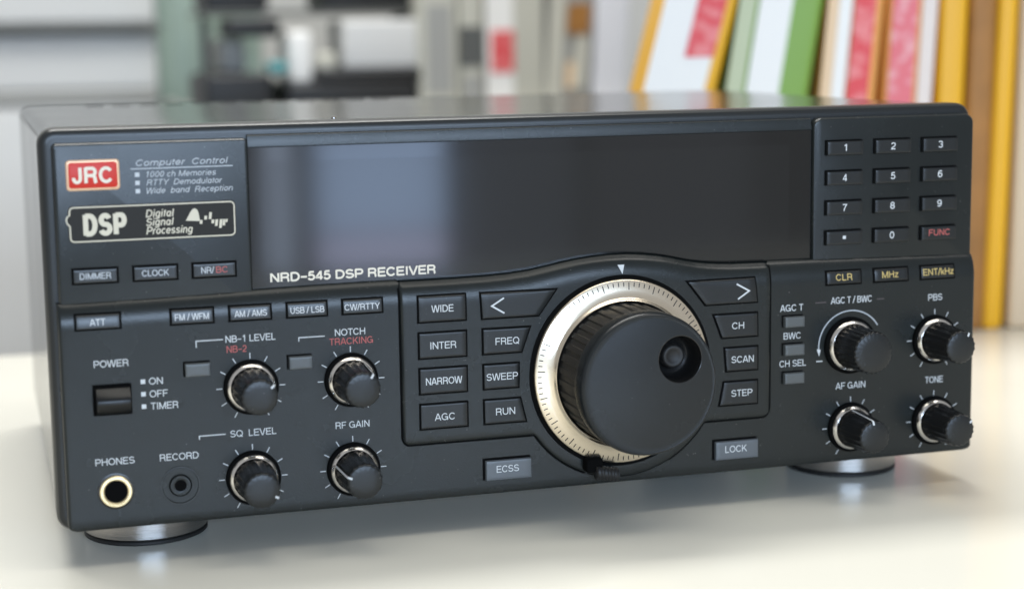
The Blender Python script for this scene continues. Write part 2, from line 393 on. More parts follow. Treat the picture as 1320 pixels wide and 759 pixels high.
def letter(s, uc, vc, w, h, zf, m, parent, t=0.125, italic=0.0, off=0.07, name='lettering', track=0.02):
    paths = []; x = 0.0
    for ch in s:
        adv, strokes = G[ch]
        for st in strokes: paths.append([(px+x+italic*py, py) for px, py in st])
        x += adv+track
    x0 = min(p[0] for q in paths for p in q); x1 = max(p[0] for q in paths for p in q)
    tw = t*h
    sx = (w-tw)/(x1-x0) if x1-x0 > 0.05 else h
    b = MB()
    for i, q in enumerate(paths):
        P = [(uc-w/2+tw/2+(px-x0)*sx if x1-x0 > 0.05 else uc, vc-h/2+py*h) for px, py in q]
        F = []
        for a, c in zip(P, P[1:]):
            L = math.hypot(c[0]-a[0], c[1]-a[1]); n = max(1, int(L/0.6))
            F += [(a[0]+(c[0]-a[0])*k/n, a[1]+(c[1]-a[1])*k/n) for k in range(n)]
        F.append(P[-1])
        closed = math.hypot(F[0][0]-F[-1][0], F[0][1]-F[-1][1]) < 0.01
        if closed: F = F[:-1]
        b.ribbon(F, tw, lambda u, v: zf(u, v)+off+0.006*(i % 5), closed)
    return part(b, name, m, parent, smooth=False)

# ------------------------------------------------------------------ buttons
def plate(poly, zf, h, bev, nu=10, nv=8, bottom=-0.3):
    """conforming plate over a quad (top-left, top-right, bottom-right, bottom-left)"""
    tl, tr, br, bl = [Vector(p) for p in poly]
    lu = max((tr-tl).length, (br-bl).length); lv = (tl-bl).length
    def par(n, L):
        e = bev/L; return [0, 0.0008, e*0.4, e]+[e+(1-2*e)*k/n for k in range(1, n)]+[1-e, 1-e*0.4, 0.9992, 1]
    A = par(nu, lu); B = par(nv, lv); HH = {0: bottom-h, 1: -bev, 2: -bev*0.22, 3: 0}
    rows = []
    for j, t in enumerate(B):
        row = []
        for i, s in enumerate(A):
            p = (tl*(1-s)+tr*s)*(1-t)+(bl*(1-s)+br*s)*t
            d = min(HH.get(min(i, len(A)-1-i), 0), HH.get(min(j, len(B)-1-j), 0))
            row.append((p.x, p.y, zf(p.x, p.y)+h+d))
        rows.append(row)
    b = MB(); b.grid(rows); return b
def inset(poly, d):
    P = [Vector(p) for p in poly]; n = len(P); out = []
    for i in range(n):
        a, p, c = P[i-1], P[i], P[(i+1) % n]
        e1 = (p-a).normalized(); e2 = (c-p).normalized()
        n1 = Vector((e1.y, -e1.x)); n2 = Vector((e2.y, -e2.x))     # clockwise outline: inward normals point right
        k = d/max(0.3, 1+n1.dot(n2)); out.append(tuple(p+(n1+n2)*k))
    return out
def button(poly, zf, h, m, texts, gap=0.60, bev=0.38, label=None, nu=10, nv=8, bold=0.125, hide=0.0):
    if len(poly) == 4 and not isinstance(poly[0], tuple):
        u0, v0, u1, v1 = poly; poly = [(u0, v1), (u1, v1), (u1, v0), (u0, v0)]
    face = inset(poly, gap)
    if hide: face = [face[0], (face[1][0]+hide, face[1][1]), (face[2][0]+hide, face[2][1]-hide), (face[3][0], face[3][1]-hide)]
    o = part(plate(face, zf, h, bev, nu, nv), 'button', m, None, label, sharp=40)
    g = plate(poly, zf, 0.05, 0.12, nu, nv, -0.02); part(g, 'button_gap_shade', M_BLACK_GAPSHADE, o, sharp=60)  # black plate on the uncut surface paints the shaded gap
    for s, uc, vc, w, hh, tm in texts: letter(s, uc, vc, w, hh, lambda u, v: zf(u, v)+h, tm, o, bold, 0.0, 0.05)
    return o
T = 2.05
for s, u0, u1, uc, w in (('DIMMER', 8.1, 22.85, 15.5, 9.7), ('CLOCK', 26.9, 41.6, 34.2, 8.5)):
    button((u0, 80.6, u1, 86.1), hup, 0.8, M_BUTTON, [(s, uc, 83.4, w, T, M_GREYPRINT)])
button((45.6, 80.6, 60.3, 86.1), hup, 0.8, M_BUTTON, [('NR/', 50.8, 83.4, 4.2, T, M_GREYPRINT), ('BC', 55.3, 83.4, 3.7, T, M_RED)], label='button with white and red letters')
for s, u0, u1, uc, w in (('ATT', 8.0, 22.8, 15.3, 4.9), ('FM / WFM', 37.7, 52.2, 44.8, 10.8), ('AM / AMS', 56.4, 70.8, 63.7, 10.5), ('USB / LSB', 75.1, 89.25, 82.2, 11.2), ('CW/RTTY', 93.5, 107.85, 100.5, 11.9)):
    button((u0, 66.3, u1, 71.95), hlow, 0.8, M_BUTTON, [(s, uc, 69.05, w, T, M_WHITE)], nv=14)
for s, v0, v1, vc, w in (('WIDE', 62.1, 71.8, 67.0, 7.8), ('INTER', 49.85, 59.4, 54.6, 9.0), ('NARROW', 37.75, 47.3, 42.5, 12.6), ('AGC', 25.75, 35.1, 30.2, 7.0)):
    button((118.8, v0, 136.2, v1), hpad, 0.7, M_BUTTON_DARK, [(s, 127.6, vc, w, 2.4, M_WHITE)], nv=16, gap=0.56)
for s, q, uc, vc, w in ((None, [(140.4, 71.7), (168.7, 71.6), (161.7, 62.0), (140.9, 62.0)], 0, 0, 0),
                        ('FREQ', [(141.0, 59.4), (158.95, 59.3), (155.5, 49.9), (141.05, 49.9)], 150.0, 54.6, 8.4),
                        ('SWEEP', [(141.05, 47.2), (154.6, 47.2), (154.4, 37.85), (141.1, 37.85)], 148.0, 42.5, 11.1),
                        ('RUN', [(141.1, 35.05), (154.85, 35.05), (157.1, 25.8), (141.15, 25.8)], 149.0, 30.4, 6.8),
                        (None, [(215.0, 71.5), (242.2, 71.6), (243.2, 62.0), (222.6, 61.9)], 0, 0, 0),
                        ('CH', [(225.2, 59.15), (243.2, 59.15), (243.4, 49.9), (228.8, 49.8)], 235.1, 54.5, 4.6),
                        ('SCAN', [(229.6, 47.1), (243.4, 47.1), (243.4, 37.8), (230.4, 37.8)], 236.9, 42.4, 8.6),
                        ('STEP', [(229.5, 34.9), (243.4, 34.9), (243.4, 25.55), (227.6, 25.55)], 236.7, 30.3, 8.1)):
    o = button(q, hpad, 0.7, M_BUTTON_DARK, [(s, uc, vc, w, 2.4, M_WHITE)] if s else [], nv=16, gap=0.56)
    if s is None:
        pts = [(149.0, 69.3), (144.7, 66.75), (149.1, 64.1)] if q[0][0] < 200 else [(234.5, 69.3), (239.3, 66.65), (235.0, 63.9)]
        fine = []
        for p, q2 in zip(pts, pts[1:]):
            fine += [(p[0]+(q2[0]-p[0])*k/6, p[1]+(q2[1]-p[1])*k/6) for k in range(6)]
        fine.append(pts[-1])
        bb = MB(); bb.ribbon(fine, 0.55, lambda u, v: hpad(u, v)+0.78); part(bb, 'arrow_mark', M_WHITE, o, smooth=False)
button((141.0, 6.4, 158.2, 14.15), hlow, 1.5, M_BUTTON_PALE, [('ECSS', 149.6, 10.3, 8.0, 2.4, M_WHITE)], gap=0.9, bev=0.5, label='pale grey button', hide=0.95)
button((226.0, 6.3, 243.4, 13.75), hlow, 1.5, M_BUTTON_PALE, [('LOCK', 234.7, 10.1, 8.4, 2.45, M_WHITE)], gap=0.9, bev=0.5, label='pale grey button', hide=0.95)
for q in ((41.3, 49.5, 50.0, 54.5), (74.9, 49.6, 83.3, 54.5), (252.8, 52.4, 261.2, 56.85), (252.85, 42.2, 261.25, 46.8), (252.85, 31.9, 261.3, 36.5)):
    button(q, hlow, 1.9, M_BUTTON_GREY, [], gap=0.6, bev=0.55, label='small blank grey push button', hide=0.6)
keys = [['1', '2', '3'], ['4', '5', '6'], ['7', '8', '9'], ['.', '0', 'FUNC']]
for r in range(4):
    for c in range(3):
        u0 = 270.45+19.2*c; v1 = 118.4-10.72*r; s = keys[r][c]; uc = u0+7.55; vc = v1-2.85
        t = [(s, uc, vc, 1.1 if s == '1' else 1.85, 2.5, M_WHITE)]
        if s == '.': t = []
        if s == 'FUNC': t = [(s, uc+0.2, vc+0.1, 8.6, 2.25, M_RED)]
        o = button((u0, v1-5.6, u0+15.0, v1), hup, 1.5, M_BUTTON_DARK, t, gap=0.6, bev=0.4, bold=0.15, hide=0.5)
        if s == '.':
            bb = MB(); bb.ribbon([(uc-0.6, vc), (uc+0.6, vc)], 1.2, lambda u, v: hup(u, v)+1.58); part(bb, 'lettering', M_WHITE, o, smooth=False)
for s, u0, uc, w in (('CLR', 269.8, 277.15, 6.6), ('MHz', 288.85, 295.75, 6.6), ('ENT/kHz', 307.9, 315.5, 12.6)):
    button((u0, 66.3, u0+14.75, 71.95), hlow, 0.6, M_BUTTON_DARK, [(s, uc, 69.3, w, 2.35, M_YELLOW)], nv=14, label='dark button with yellow letters')

# ------------------------------------------------------------------ printed words and lines
zup, zl = hup, hlow
for s, uc, vc, w, m_ in (('POWER', 18.9, 55.5, 10.85, M_WHITE), ('ON', 32.6, 48.9, 4.4, M_WHITE), ('OFF', 33.4, 44.75, 5.9, M_WHITE), ('TIMER', 35.0, 40.75, 8.85, M_WHITE),
                         ('NB-1 LEVEL', 63.5, 60.9, 16.4, M_WHITE), ('NB-2', 58.8, 57.55, 6.5, M_RED), ('NOTCH', 96.3, 60.8, 10.15, M_WHITE), ('TRACKING', 96.6, 57.8, 14.85, M_RED),
                         ('SQ  LEVEL', 63.3, 29.6, 15.2, M_WHITE), ('RF GAIN', 96.3, 29.6, 11.45, M_WHITE), ('PHONES', 18.65, 23.7, 12.3, M_WHITE), ('RECORD', 39.0, 23.6, 12.4, M_WHITE),
                         ('AGC T', 256.8, 59.3, 9.2, M_WHITE), ('BWC', 257.0, 49.2, 6.7, M_WHITE), ('CH SEL', 257.4, 39.2, 10.6, M_WHITE), ('AGC T / BWC', 280.4, 60.9, 16.4, M_WHITE),
                         ('PBS', 314.6, 59.85, 5.8, M_WHITE), ('AF GAIN', 280.5, 29.55, 12.0, M_WHITE), ('TONE', 314.8, 29.2, 7.7, M_WHITE)):
    letter(s, uc, vc, w, 2.25 if uc < 200 else 2.4, zl, m_, lower)
def mark(paths, w, zf, m_, parent, name='printed_mark', off=0.07):
    b = MB()
    for p in paths: b.ribbon(p, w, lambda u, v: zf(u, v)+off)
    return part(b, name, m_, parent, smooth=False)
mark([[(54.5, 60.9), (45.85, 60.9), (45.85, 58.8)]], 0.32, zl, M_WHITE, lower)
mark([[(87.8, 59.9), (79.2, 59.9), (79.2, 58.6)]], 0.32, zl, M_WHITE, lower)
mark([[(54.2, 29.7), (45.7, 29.7), (45.7, 28.5)]], 0.32, zl, M_WHITE, lower)
for v in (48.9, 44.85, 40.8): mark([[(27.8, v), (29.25, v)]], 1.45, zl, M_WHITE, lower, 'printed_square')
mark([[(266.0, 60.5), (270.4, 60.5)], [(290.6, 60.5), (293.6, 60.5)]], 0.3, zl, M_DIMPRINT, lower)
letter('Computer  Control', 44.2, 118.5, 29.1, 2.0, zup, M_GREYPRINT, name_panel, 0.12, 0.25)
mark([[(28.0, 116.65), (60.1, 116.65)]], 0.28, zup, M_GREYPRINT, name_panel)
for s, vc, w in (('1000 ch Memories', 114.8, 22.0), ('RTTY  Demodulator', 112.2, 24.0), ('Wide  band  Reception', 109.6, 27.2)):
    letter(s, 32.7+w/2, vc, w, 1.85, zup, M_GREYPRINT, name_panel, 0.115, 0.25)
    mark([[(29.2, vc), (30.6, vc)]], 1.35, zup, M_GREYPRINT, name_panel, 'printed_square')
letter('NRD-545 DSP RECEIVER', 99.2, 79.5, 56.0, 2.9, lambda u, v: -4.47, M_CREAM, display, 0.22)

# red maker's badge
b = MB(); slab(b, 8.0, 110.4, 24.5, 120.0, 1.2, [(0, -3.1), (0, -2.75), (0.2, -2.6), (0.5, -2.55)]); badge = part(b, 'badge', M_BADGE_RIM)
b = MB(); slab(b, 8.75, 111.15, 23.75, 119.25, 0.9, [(0, -2.6), (0.05, -2.5), (0.3, -2.4)]); part(b, 'badge_face', M_BADGE, badge)
letter('JRC', 16.0, 115.2, 12.4, 4.9, lambda u, v: -2.4, M_CREAM, badge, 0.21, 0.0, 0.05, 'lettering', 0.12)
# black name plate with a pale outline
b = MB(); slab(b, 8.0, 93.9, 60.5, 105.6, 1.6, [(0, -3.1), (0, -2.8), (0.2, -2.65), (0.4, -2.65)]); nameplate = part(b, 'name_plate', M_PLATE)
out = rrect(8.5, 94.35, 60.05, 105.15, 1.3)
i0 = 14   # after the two upper corners: left edge runs down
out = out[:i0]+[(8.5, 102.9), (7.7, 102.2), (7.45, 101.2), (7.7, 100.2), (8.5, 99.3)]+out[i0:]
b = MB(); b.ribbon(out, 0.42, lambda u, v: -2.58, closed=True); part(b, 'outline', M_SILVER, nameplate, smooth=False)
zpl = lambda u, v: -2.65
letter('DSP', 19.25, 99.55, 13.5, 6.5, zpl, M_SILVER, nameplate, 0.245, 0.0, 0.05, 'lettering', 0.25)
for s, vc, w in (('Digital', 102.4, 9.0), ('Signal', 99.65, 8.8), ('Processing', 96.95, 14.7)):
    letter(s, 31.95+w/2, vc, w, 2.4, zpl, M_SILVER, nameplate, 0.155, 0.22, 0.05, 'lettering', 0.06)
b = MB()
tri = [(44.5, 99.6), (46.1, 102.4), (46.8, 103.25), (47.5, 103.45), (48.2, 103.0), (48.6, 102.0), (49.0, 99.3)]
i = b.pts([(u, v, -2.57) for u, v in tri]); b.f.append(tuple(range(i, i+len(tri))))
for u, v0, v1 in ((49.25, 98.4, 99.6), (50.75, 99.7, 100.9), (52.2, 99.8, 102.0), (53.0, 98.4, 99.6), (54.1, 97.5, 99.6), (55.4, 96.8, 99.6), (56.5, 97.6, 99.6), (57.3, 98.6, 99.6)):
    sh = 0.12*(v1-v0); i = b.pts([(u-0.42, v0, -2.57), (u+0.42, v0, -2.57), (u+0.42+sh, v1, -2.57), (u-0.42+sh, v1, -2.57)]); b.f.append((i, i+1, i+2, i+3))
part(b, 'wave_emblem', M_SILVER, nameplate, smooth=False)
# white triangle above the dial
b = MB(); i = b.pts([(u, v, hpad(u, v)+0.1) for u, v in ((190.4, 78.2), (192.9, 78.2), (192.0, 75.0))]); b.f.append((i, i+1, i+2)); part(b, 'index_triangle', M_WHITE, pad, smooth=False)

# ------------------------------------------------------------------ power switch and jacks
o_sw = MB(); slab(o_sw, 12.6, 38.7, 24.9, 48.9, 0.4, [(0, -0.2), (0.03, 0.06)]); sw = part(o_sw, 'power_switch', M_BLACK_GAPSHADE)
prof = [(39.6, 0.0), (39.7, 2.2), (40.4, 3.8), (41.6, 5.0), (43.2, 5.6), (44.4, 5.5), (45.4, 4.9), (46.3, 3.9), (47.4, 2.9), (47.9, 2.2), (48.1, 0.0)]
b = MB(); b.loft([[(13.6, v*1.0, z) for v, z in prof], [(13.9, v, z+0.12) for v, z in prof], [(23.9, v, z+0.12) for v, z in prof], [(24.2, v, z) for v, z in prof]], cap0=True)
part(b, 'rocker', mat('rocker_black', (0.005, 0.0055, 0.006), 0.30, bump=0.06, bscale=2500, spec=0.35), sw)
b = MB(); b.lathe(18.5, 13.9, [(5.9, 0.0), (5.9, 0.15), (5.6, 0.25)], 48); jack = part(b, 'headphone_jack', M_KNOB)
b = MB(); b.lathe(18.5, 13.9, [(5.2, 0.2), (5.15, 1.0), (4.9, 1.25), (4.1, 1.3), (3.75, 1.05), (3.5, 0.2), (3.4, -3.0)], 64); b.f.pop(); part(b, 'jack_ring', M_GOLD, jack)
b = MB(); b.lathe(18.5, 13.9, [(3.6, 0.5), (3.4, 0.27)], 40); part(b, 'jack_hole', M_BLACK_GAPSHADE, jack)
b = MB(); b.lathe(39.0, 14.0, [(6.3, 0.02), (6.2, 0.22), (5.8, 0.28), (5.7, 0.12), (3.5, 0.10), (3.4, 0.55), (3.2, 0.8), (2.6, 0.85), (1.9, 0.7), (1.7, 0.3), (0, 0.25)], 64); rec = part(b, 'record_jack', M_PANEL)
b = MB(); b.ribbon([(39.0+6.15*math.sin(a*math.pi/40), 14.0+6.15*math.cos(a*math.pi/40)) for a in range(80)], 0.25, lambda u, v: 0.3, True); part(b, 'jack_rim', M_FRAME, rec, smooth=False)
b = MB(); b.ribbon([(39.0+3.55*math.sin(a*math.pi/40), 14.0+3.55*math.cos(a*math.pi/40)) for a in range(80)], 0.35, lambda u, v: 0.24, True); part(b, 'jack_groove', M_BLACK_GAPSHADE, rec, smooth=False)
b = MB(); b.lathe(39.0, 14.0, [(1.75, 0.86), (0, 0.87)], 32); part(b, 'jack_hole', M_BLACK_GAPSHADE, rec)

# ------------------------------------------------------------------ small knobs
def knob(cu, cv_, pointer, big=False, scale=True):
    k = 1.33 if big else 1.0
    rb = 10.3 if big else 9.0
    b = MB(); b.lathe(cu, cv_, [(rb, 0), (rb, 1.0), (rb-0.25, 1.4), (rb-1.3, 1.5), (5, 1.5)], 72); kb = part(b, 'knob', M_BLACK_GAPSHADE)
    rc = 9.1 if big else 7.95
    b = MB(); b.lathe(cu, cv_, [(rc, 1.4), (rc, 2.1), (rc-0.25, 2.5), (rc-0.75, 3.0), (rc-0.95, 3.1), (rc-1.1, 2.9), (rc-1.2, 2.0)], 72); b.f.pop(); part(b, 'collar', M_CHROME, kb)
    r0, r1 = (8.0, 7.7) if big else (6.85, 6.05)
    nf = 26 if big else 18
    def mod(r, z, a):
        if r < r1-0.6: return r
        c = math.cos(nf*a); return r*(1-0.035*(1-max(-0.25, c)))
    P = [(r0, 2.0), (r0-0.05, 4), (r0+(r1-r0)*0.4, 9), (r0+(r1-r0)*0.75, 14), (r1, 17.6)]
    if big: P = [(r0, 2.0), (r0-0.05, 4), (r0+(r1-r0)*0.5, 9), (r1, 16.6)]
    zt = P[-1][1]
    b = MB(); b.lathe(cu, cv_, P+[(r1-0.12, zt+0.55), (r1-0.35, zt+0.85)], 180, mod); b.f.pop(); part(b, 'knob_grip', M_KNOB, kb, sharp=60)
    b = MB(); b.lathe(cu, cv_, [(r1-0.2, zt+0.72), (r1-0.4, zt+0.98), (r1-1.0, zt+1.15), (r1*0.5, zt+1.36), (0.8, zt+1.45), (0, zt+1.45)], 180, mod); part(b, 'knob_cap', M_KNOBCAP, kb, sharp=60)
    if pointer is not None:
        a = math.radians(pointer); du, dv = math.sin(a), math.cos(a); tu, tv = dv, -du
        line = [(r0+0.02, 3.2), (r0-0.02, 4), (r0+(r1-r0)*0.4+0.05, 9), (r0+(r1-r0)*0.75+0.06, 14), (r1+0.08, 17.6), (r1-0.02, zt+0.62), (r1-0.3, zt+1.0), (r1-0.55, zt+1.1), (r1-1.5, zt+1.29)]
        b = MB(); w = 0.36
        b.grid([[(cu+du*r+tu*s*w, cv_+dv*r+tv*s*w, z) for s in (-1, 1)] for r, z in line]); part(b, 'pointer_line', M_WHITE, kb, smooth=False)
    if scale:
        for d in range(-150, 151, 30):
            a = math.radians(d); mark([[(cu+9.35*math.sin(a), cv_+9.35*math.cos(a)), (cu+11.25*math.sin(a), cv_+11.25*math.cos(a))]], 0.3, zl, M_WHITE, lower, 'scale_tick')
    return kb
for cu, cv_, p in ((63.0, 44.7, 52), (96.25, 44.7, 36), (62.75, 14.45, 118), (96.2, 14.45, -72), (280.6, 14.1, -8), (314.8, 13.9, 56), (314.5, 44.2, 32)): knob(cu, cv_, p)
knob(280.0, 44.3, None, True, False)
arc = [(280.3+12.75*math.sin(math.radians(a)), 44.2+12.75*math.cos(math.radians(a))) for a in range(-98, 60, 4)]
mark([arc], 0.4, zl, M_GREYPRINT, lower, 'direction_arc')
b = MB(); i = b.pts([(266.75, 43.6, 0.08), (268.35, 43.4, 0.08), (267.75, 40.9, 0.08)]); b.f.append((i, i+1, i+2)); part(b, 'arrow_head', M_WHITE, lower, smooth=False)
mark([[(266.7, 39.15), (269.1, 39.15)]], 0.42, zl, M_WHITE, lower)

# ------------------------------------------------------------------ tuning dial
b = MB(); b.lathe(DCU, DCV, [(33.6, 1.0), (33.5, 1.25), (33.2, 1.3), (20, 1.3)], 128); dial = part(b, 'tuning_dial', M_BLACK_GAPSHADE)
b = MB(); b.lathe(DCU, DCV, [(32.2, 1.3), (32.2, 2.4), (31.9, 2.8), (31.6, 2.95), (28.6, 3.55), (26.3, 4.35), (25.9, 4.6), (25.55, 5.3), (25.2, 5.6), (24.9, 5.5), (24.6, 4.5)], 160); b.f.pop()
ring = part(b, 'graduated_ring', M_DIALRING, dial, sharp=50)
b = MB()
for k in range(100):
    a = math.radians(3.6*k+4.0); major = k % 5 == 0; r1 = 31.2; r0 = 28.7 if major else 29.8
    zz = lambda r: 2.95+(31.6-r)*0.2+0.06
    tu, tv = math.cos(a)*0.15, -math.sin(a)*0.15; s, c = math.sin(a), math.cos(a)
    i = b.pts([(DCU+s*r1-tu, DCV+c*r1-tv, zz(r1)), (DCU+s*r1+tu, DCV+c*r1+tv, zz(r1)), (DCU+s*r0+tu, DCV+c*r0+tv, zz(r0)), (DCU+s*r0-tu, DCV+c*r0-tv, zz(r0))]); b.f.append((i, i+1, i+2, i+3))
part(b, 'graduation_marks', M_RUBBER, dial, smooth=False)
def gmod(r, z, a):
    if 5.0 < z < 21.0: return r*(1-0.022*(1 if (a*36/math.pi) % 2 < 0.9 else 0))
    return r
b = MB(); b.lathe(DCU, DCV, [(24.35, 4.0), (24.35, 5.5), (24.3, 6.5), (24.25, 19.5), (24.2, 20.9), (24.3, 21.6)], 360, gmod); b.f.pop(); part(b, 'rubber_grip', M_RUBBER, dial, sharp=25)
# front cap with a round opening for the finger dimple
CU, CV, DR = 202.0, 49.3, 7.7
N = 96
def circ(cu, cv_, r, z, a0=0): return [(cu+r*math.sin(a0+2*math.pi*k/N), cv_+r*math.cos(a0+2*math.pi*k/N), z) for k in range(N)]
b = MB(); b.loft([circ(DCU, DCV, 24.3, 21.4), circ(DCU, DCV, 24.25, 26.2), circ(DCU, DCV, 24.0, 27.2), circ(DCU, DCV, 23.6, 27.9), circ(DCU, DCV, 23.2, 28.1), circ(DCU, DCV, 22.6, 28.0)], cap1=False)
DOME = lambda u, v: 28.0+1.1*(1-((u-DCU)**2+(v-DCV)**2)/22.6**2)
rings = []
for q in range(15):
    t = q/14; ring_ = []
    for (xo, yo, _), (xi, yi, _) in zip(circ(DCU, DCV, 22.6, 0), circ(CU, CV, DR+0.35, 0)):
        u, v = xo+(xi-xo)*t, yo+(yi-yo)*t; ring_.append((u, v, DOME(u, v)))
    rings.append(ring_)
b.loft(rings, cap1=False)
part(b, 'dial_face', M_DIALFACE, dial, sharp=35)
b = MB(); hole = [(u, v, DOME(u, v)) for u, v, _ in circ(CU, CV, DR+0.35, 0)]
b.loft([hole, [(u, v, z-0.12) for u, v, z in [(CU+(p[0]-CU)*0.97, CV+(p[1]-CV)*0.97, p[2]) for p in hole]], circ(CU, CV, DR, 27.3), circ(CU, CV, DR-0.5, 20.5), circ(CU, CV, DR-1.6, 19.3), circ(CU, CV, 4.4, 19.0), circ(CU, CV, 4.3, 18.9)]); dimple = part(b, 'finger_dimple', M_KNOB, dial, sharp=50)
b = MB(); b.lathe(CU, CV, [(4.1, 18.9), (4.1, 22.0), (3.7, 22.8), (3.0, 23.0), (2.2, 22.5), (0.8, 22.2), (0, 22.2)], 48); part(b, 'spinner', M_RUBBER, dimple, sharp=60)
# drag lever under the dial
b = MB(); slab(b, 176.9, 6.9, 183.2, 12.0, 1.2, [(0, 0.8), (0, 4.2), (0.4, 5.0), (1.0, 5.2)])
lever = part(b, 'drag_lever', M_BLACK_GAPSHADE)
b = MB(); rings = []
nr = 28
for k in range(33):
    t = k/32; u = 180.3+8.4*t
    rr = 2.5*(1+0.05*math.cos(t*7*2*math.pi))*(0.8 if k in (0, 32) else 1.0)
    ax = 6.9-1.6*t
    rings.append([(u, ax+rr*math.cos(2*math.pi*j/nr), 4.3+rr*math.sin(2*math.pi*j/nr)) for j in range(nr)])
b.loft(rings, cap0=True); part(b, 'lever_grip', M_RUBBER, lever)
# faint circular step that runs under the dial, right of the lever
# ------------------------------------------------------------------ feet
def vlathe(cu, cz, prof, n=96):
    b = MB(); rings = [[(cu+r*math.sin(2*math.pi*k/n), v, cz+r*math.cos(2*math.pi*k/n)) for k in range(n)] for r, v in prof]
    b.loft(rings, cap0=True); return b
for cu, cz in ((31.0, -41), (298.5, -41), (31.0, -200), (298.5, -200)):
    f_ = part(vlathe(cu, cz, [(19.6, -9.7), (20.6, -9.4), (20.9, -8.9), (20.9, -2.2), (20.5, -1.6), (20.5, 1.0)]), 'foot', M_STEEL)
    part(vlathe(cu, cz, [(20.6, -10.97), (21.0, -10.6), (21.0, -9.8), (20.7, -9.55), (19.0, -9.45)]), 'rubber_pad', M_RUBBER, f_)

# ------------------------------------------------------------------ the table
def free(name, verts, faces, m, loc, label=None, cat=None, group=None, kind=None, parent=None, smooth=False):
    o = link(name, [Vector(v)+loc for v in verts] if parent is None else verts, faces, m, parent, smooth, loc=(loc if parent is None else Vector((0, 0, 0))))
    if label: o['label'] = label
    if cat: o['category'] = cat
    if group: o['group'] = group
    if kind: o['kind'] = kind
    return o
def bevbox(sx, sy, sz, r=0.003, seg=3, origin=(0, 0, 0)):
    """box standing on z = 0, centred in x and y, with rounded edges"""
    bm = bmesh.new(); bmesh.ops.create_cube(bm, size=1)
    bmesh.ops.scale(bm, vec=(sx, sy, sz), verts=bm.verts); bmesh.ops.translate(bm, vec=(origin[0], origin[1], sz/2+origin[2]), verts=bm.verts)
    if r: bmesh.ops.bevel(bm, geom=bm.edges[:]+bm.verts[:], offset=min(r, sx*0.45, sy*0.45, sz*0.45), segments=seg, affect='EDGES', profile=0.6)
    bm.verts.index_update(); vs = [v.co.copy() for v in bm.verts]; fs = [tuple(v.index for v in f.verts) for f in bm.faces]
    bm.free(); return vs, fs
vs, fs = bevbox(2.4, 1.12, 0.03, 0.004)
tb = free('table', vs, fs, M_TABLE, Vector((0.30, -0.145, -0.03)), 'cream white laminate table top the receiver stands on', 'table', smooth=True)
tb.rotation_euler.z = math.radians(-0.4)

# ------------------------------------------------------------------ binders and folders behind
M_BY = mat('binder_yellow', (0.80, 0.42, 0.006), 0.45); M_BG = mat('binder_green', (0.20, 0.36, 0.05), 0.45); M_BO = mat('binder_orange', (0.80, 0.38, 0.10), 0.45)
M_BW = mat('binder_white', (0.80, 0.79, 0.76), 0.45); M_BBR = mat('binder_brown', (0.34, 0.15, 0.03), 0.55, var=0.5, vscale=30); M_FILE = mat('file_cream', (0.58, 0.57, 0.49), 0.5, var=0.06, vscale=15); M_PALEGREEN = mat('label_palegreen', (0.50, 0.55, 0.36), 0.5); M_PINKWHITE = mat('label_pinkwhite', (0.76, 0.67, 0.62), 0.5); M_PEACH = mat('label_peach', (0.80, 0.58, 0.36), 0.5); M_BBE = mat('binder_beige', (0.66, 0.52, 0.36), 0.5)
M_LBW = mat('label_white', (0.86, 0.85, 0.82), 0.5); M_LBR = mat('label_red', (0.72, 0.06, 0.07), 0.5, var=0.25, vscale=120); M_LBP = mat('label_pink', (0.74, 0.16, 0.19), 0.5, var=0.35, vscale=120)
def blotch(m, other, scale):
    nt = m.node_tree; b = nt.nodes['Principled BSDF']; base = tuple(b.inputs['Base Color'].default_value)
    tc = nt.nodes.new('ShaderNodeTexCoord'); n = nt.nodes.new('ShaderNodeTexNoise'); n.inputs['Scale'].default_value = scale; n.inputs['Detail'].default_value = 2
    r = nt.nodes.new('ShaderNodeValToRGB'); r.color_ramp.elements[0].position = 0.50; r.color_ramp.elements[1].position = 0.62
    r.color_ramp.elements[0].color = base; r.color_ramp.elements[1].color = (*other, 1)
    nt.links.new(tc.outputs['Object'], n.inputs['Vector']); nt.links.new(n.outputs['Fac'], r.inputs[0]); nt.links.new(r.outputs[0], b.inputs['Base Color'])
blotch(M_LBR, (0.80, 0.22, 0.22), 110); blotch(M_LBP, (0.80, 0.36, 0.38), 110)
M_PAPER = mat('paper_edge', (0.74, 0.70, 0.60), 0.7, var=0.1, vscale=200, stretch=(20, 1, 1)); M_DARKBOX = mat('equipment_black', (0.012, 0.012, 0.012), 0.5); M_GRAYBOX = mat('equipment_grey', (0.36, 0.36, 0.34), 0.5)
M_CAB = mat('cabinet_white', (0.66, 0.66, 0.645), 0.55, var=0.03, vscale=4); M_SAGE = mat('sage_paint', (0.30, 0.39, 0.34), 0.6, var=0.05, vscale=6); M_TEAL = mat('teal_plastic', (0.04, 0.28, 0.30), 0.4)
M_RAIL = mat('rail_grey', (0.10, 0.105, 0.10), 0.5); M_WALL = mat('wall_paint', (0.55, 0.55, 0.53), 0.8, var=0.03, vscale=3); M_FLOOR = mat('floor_grey', (0.30, 0.29, 0.27), 0.6, var=0.1, vscale=5); M_PLASTIC = mat('milky_plastic', (0.80, 0.81, 0.86), 0.3)

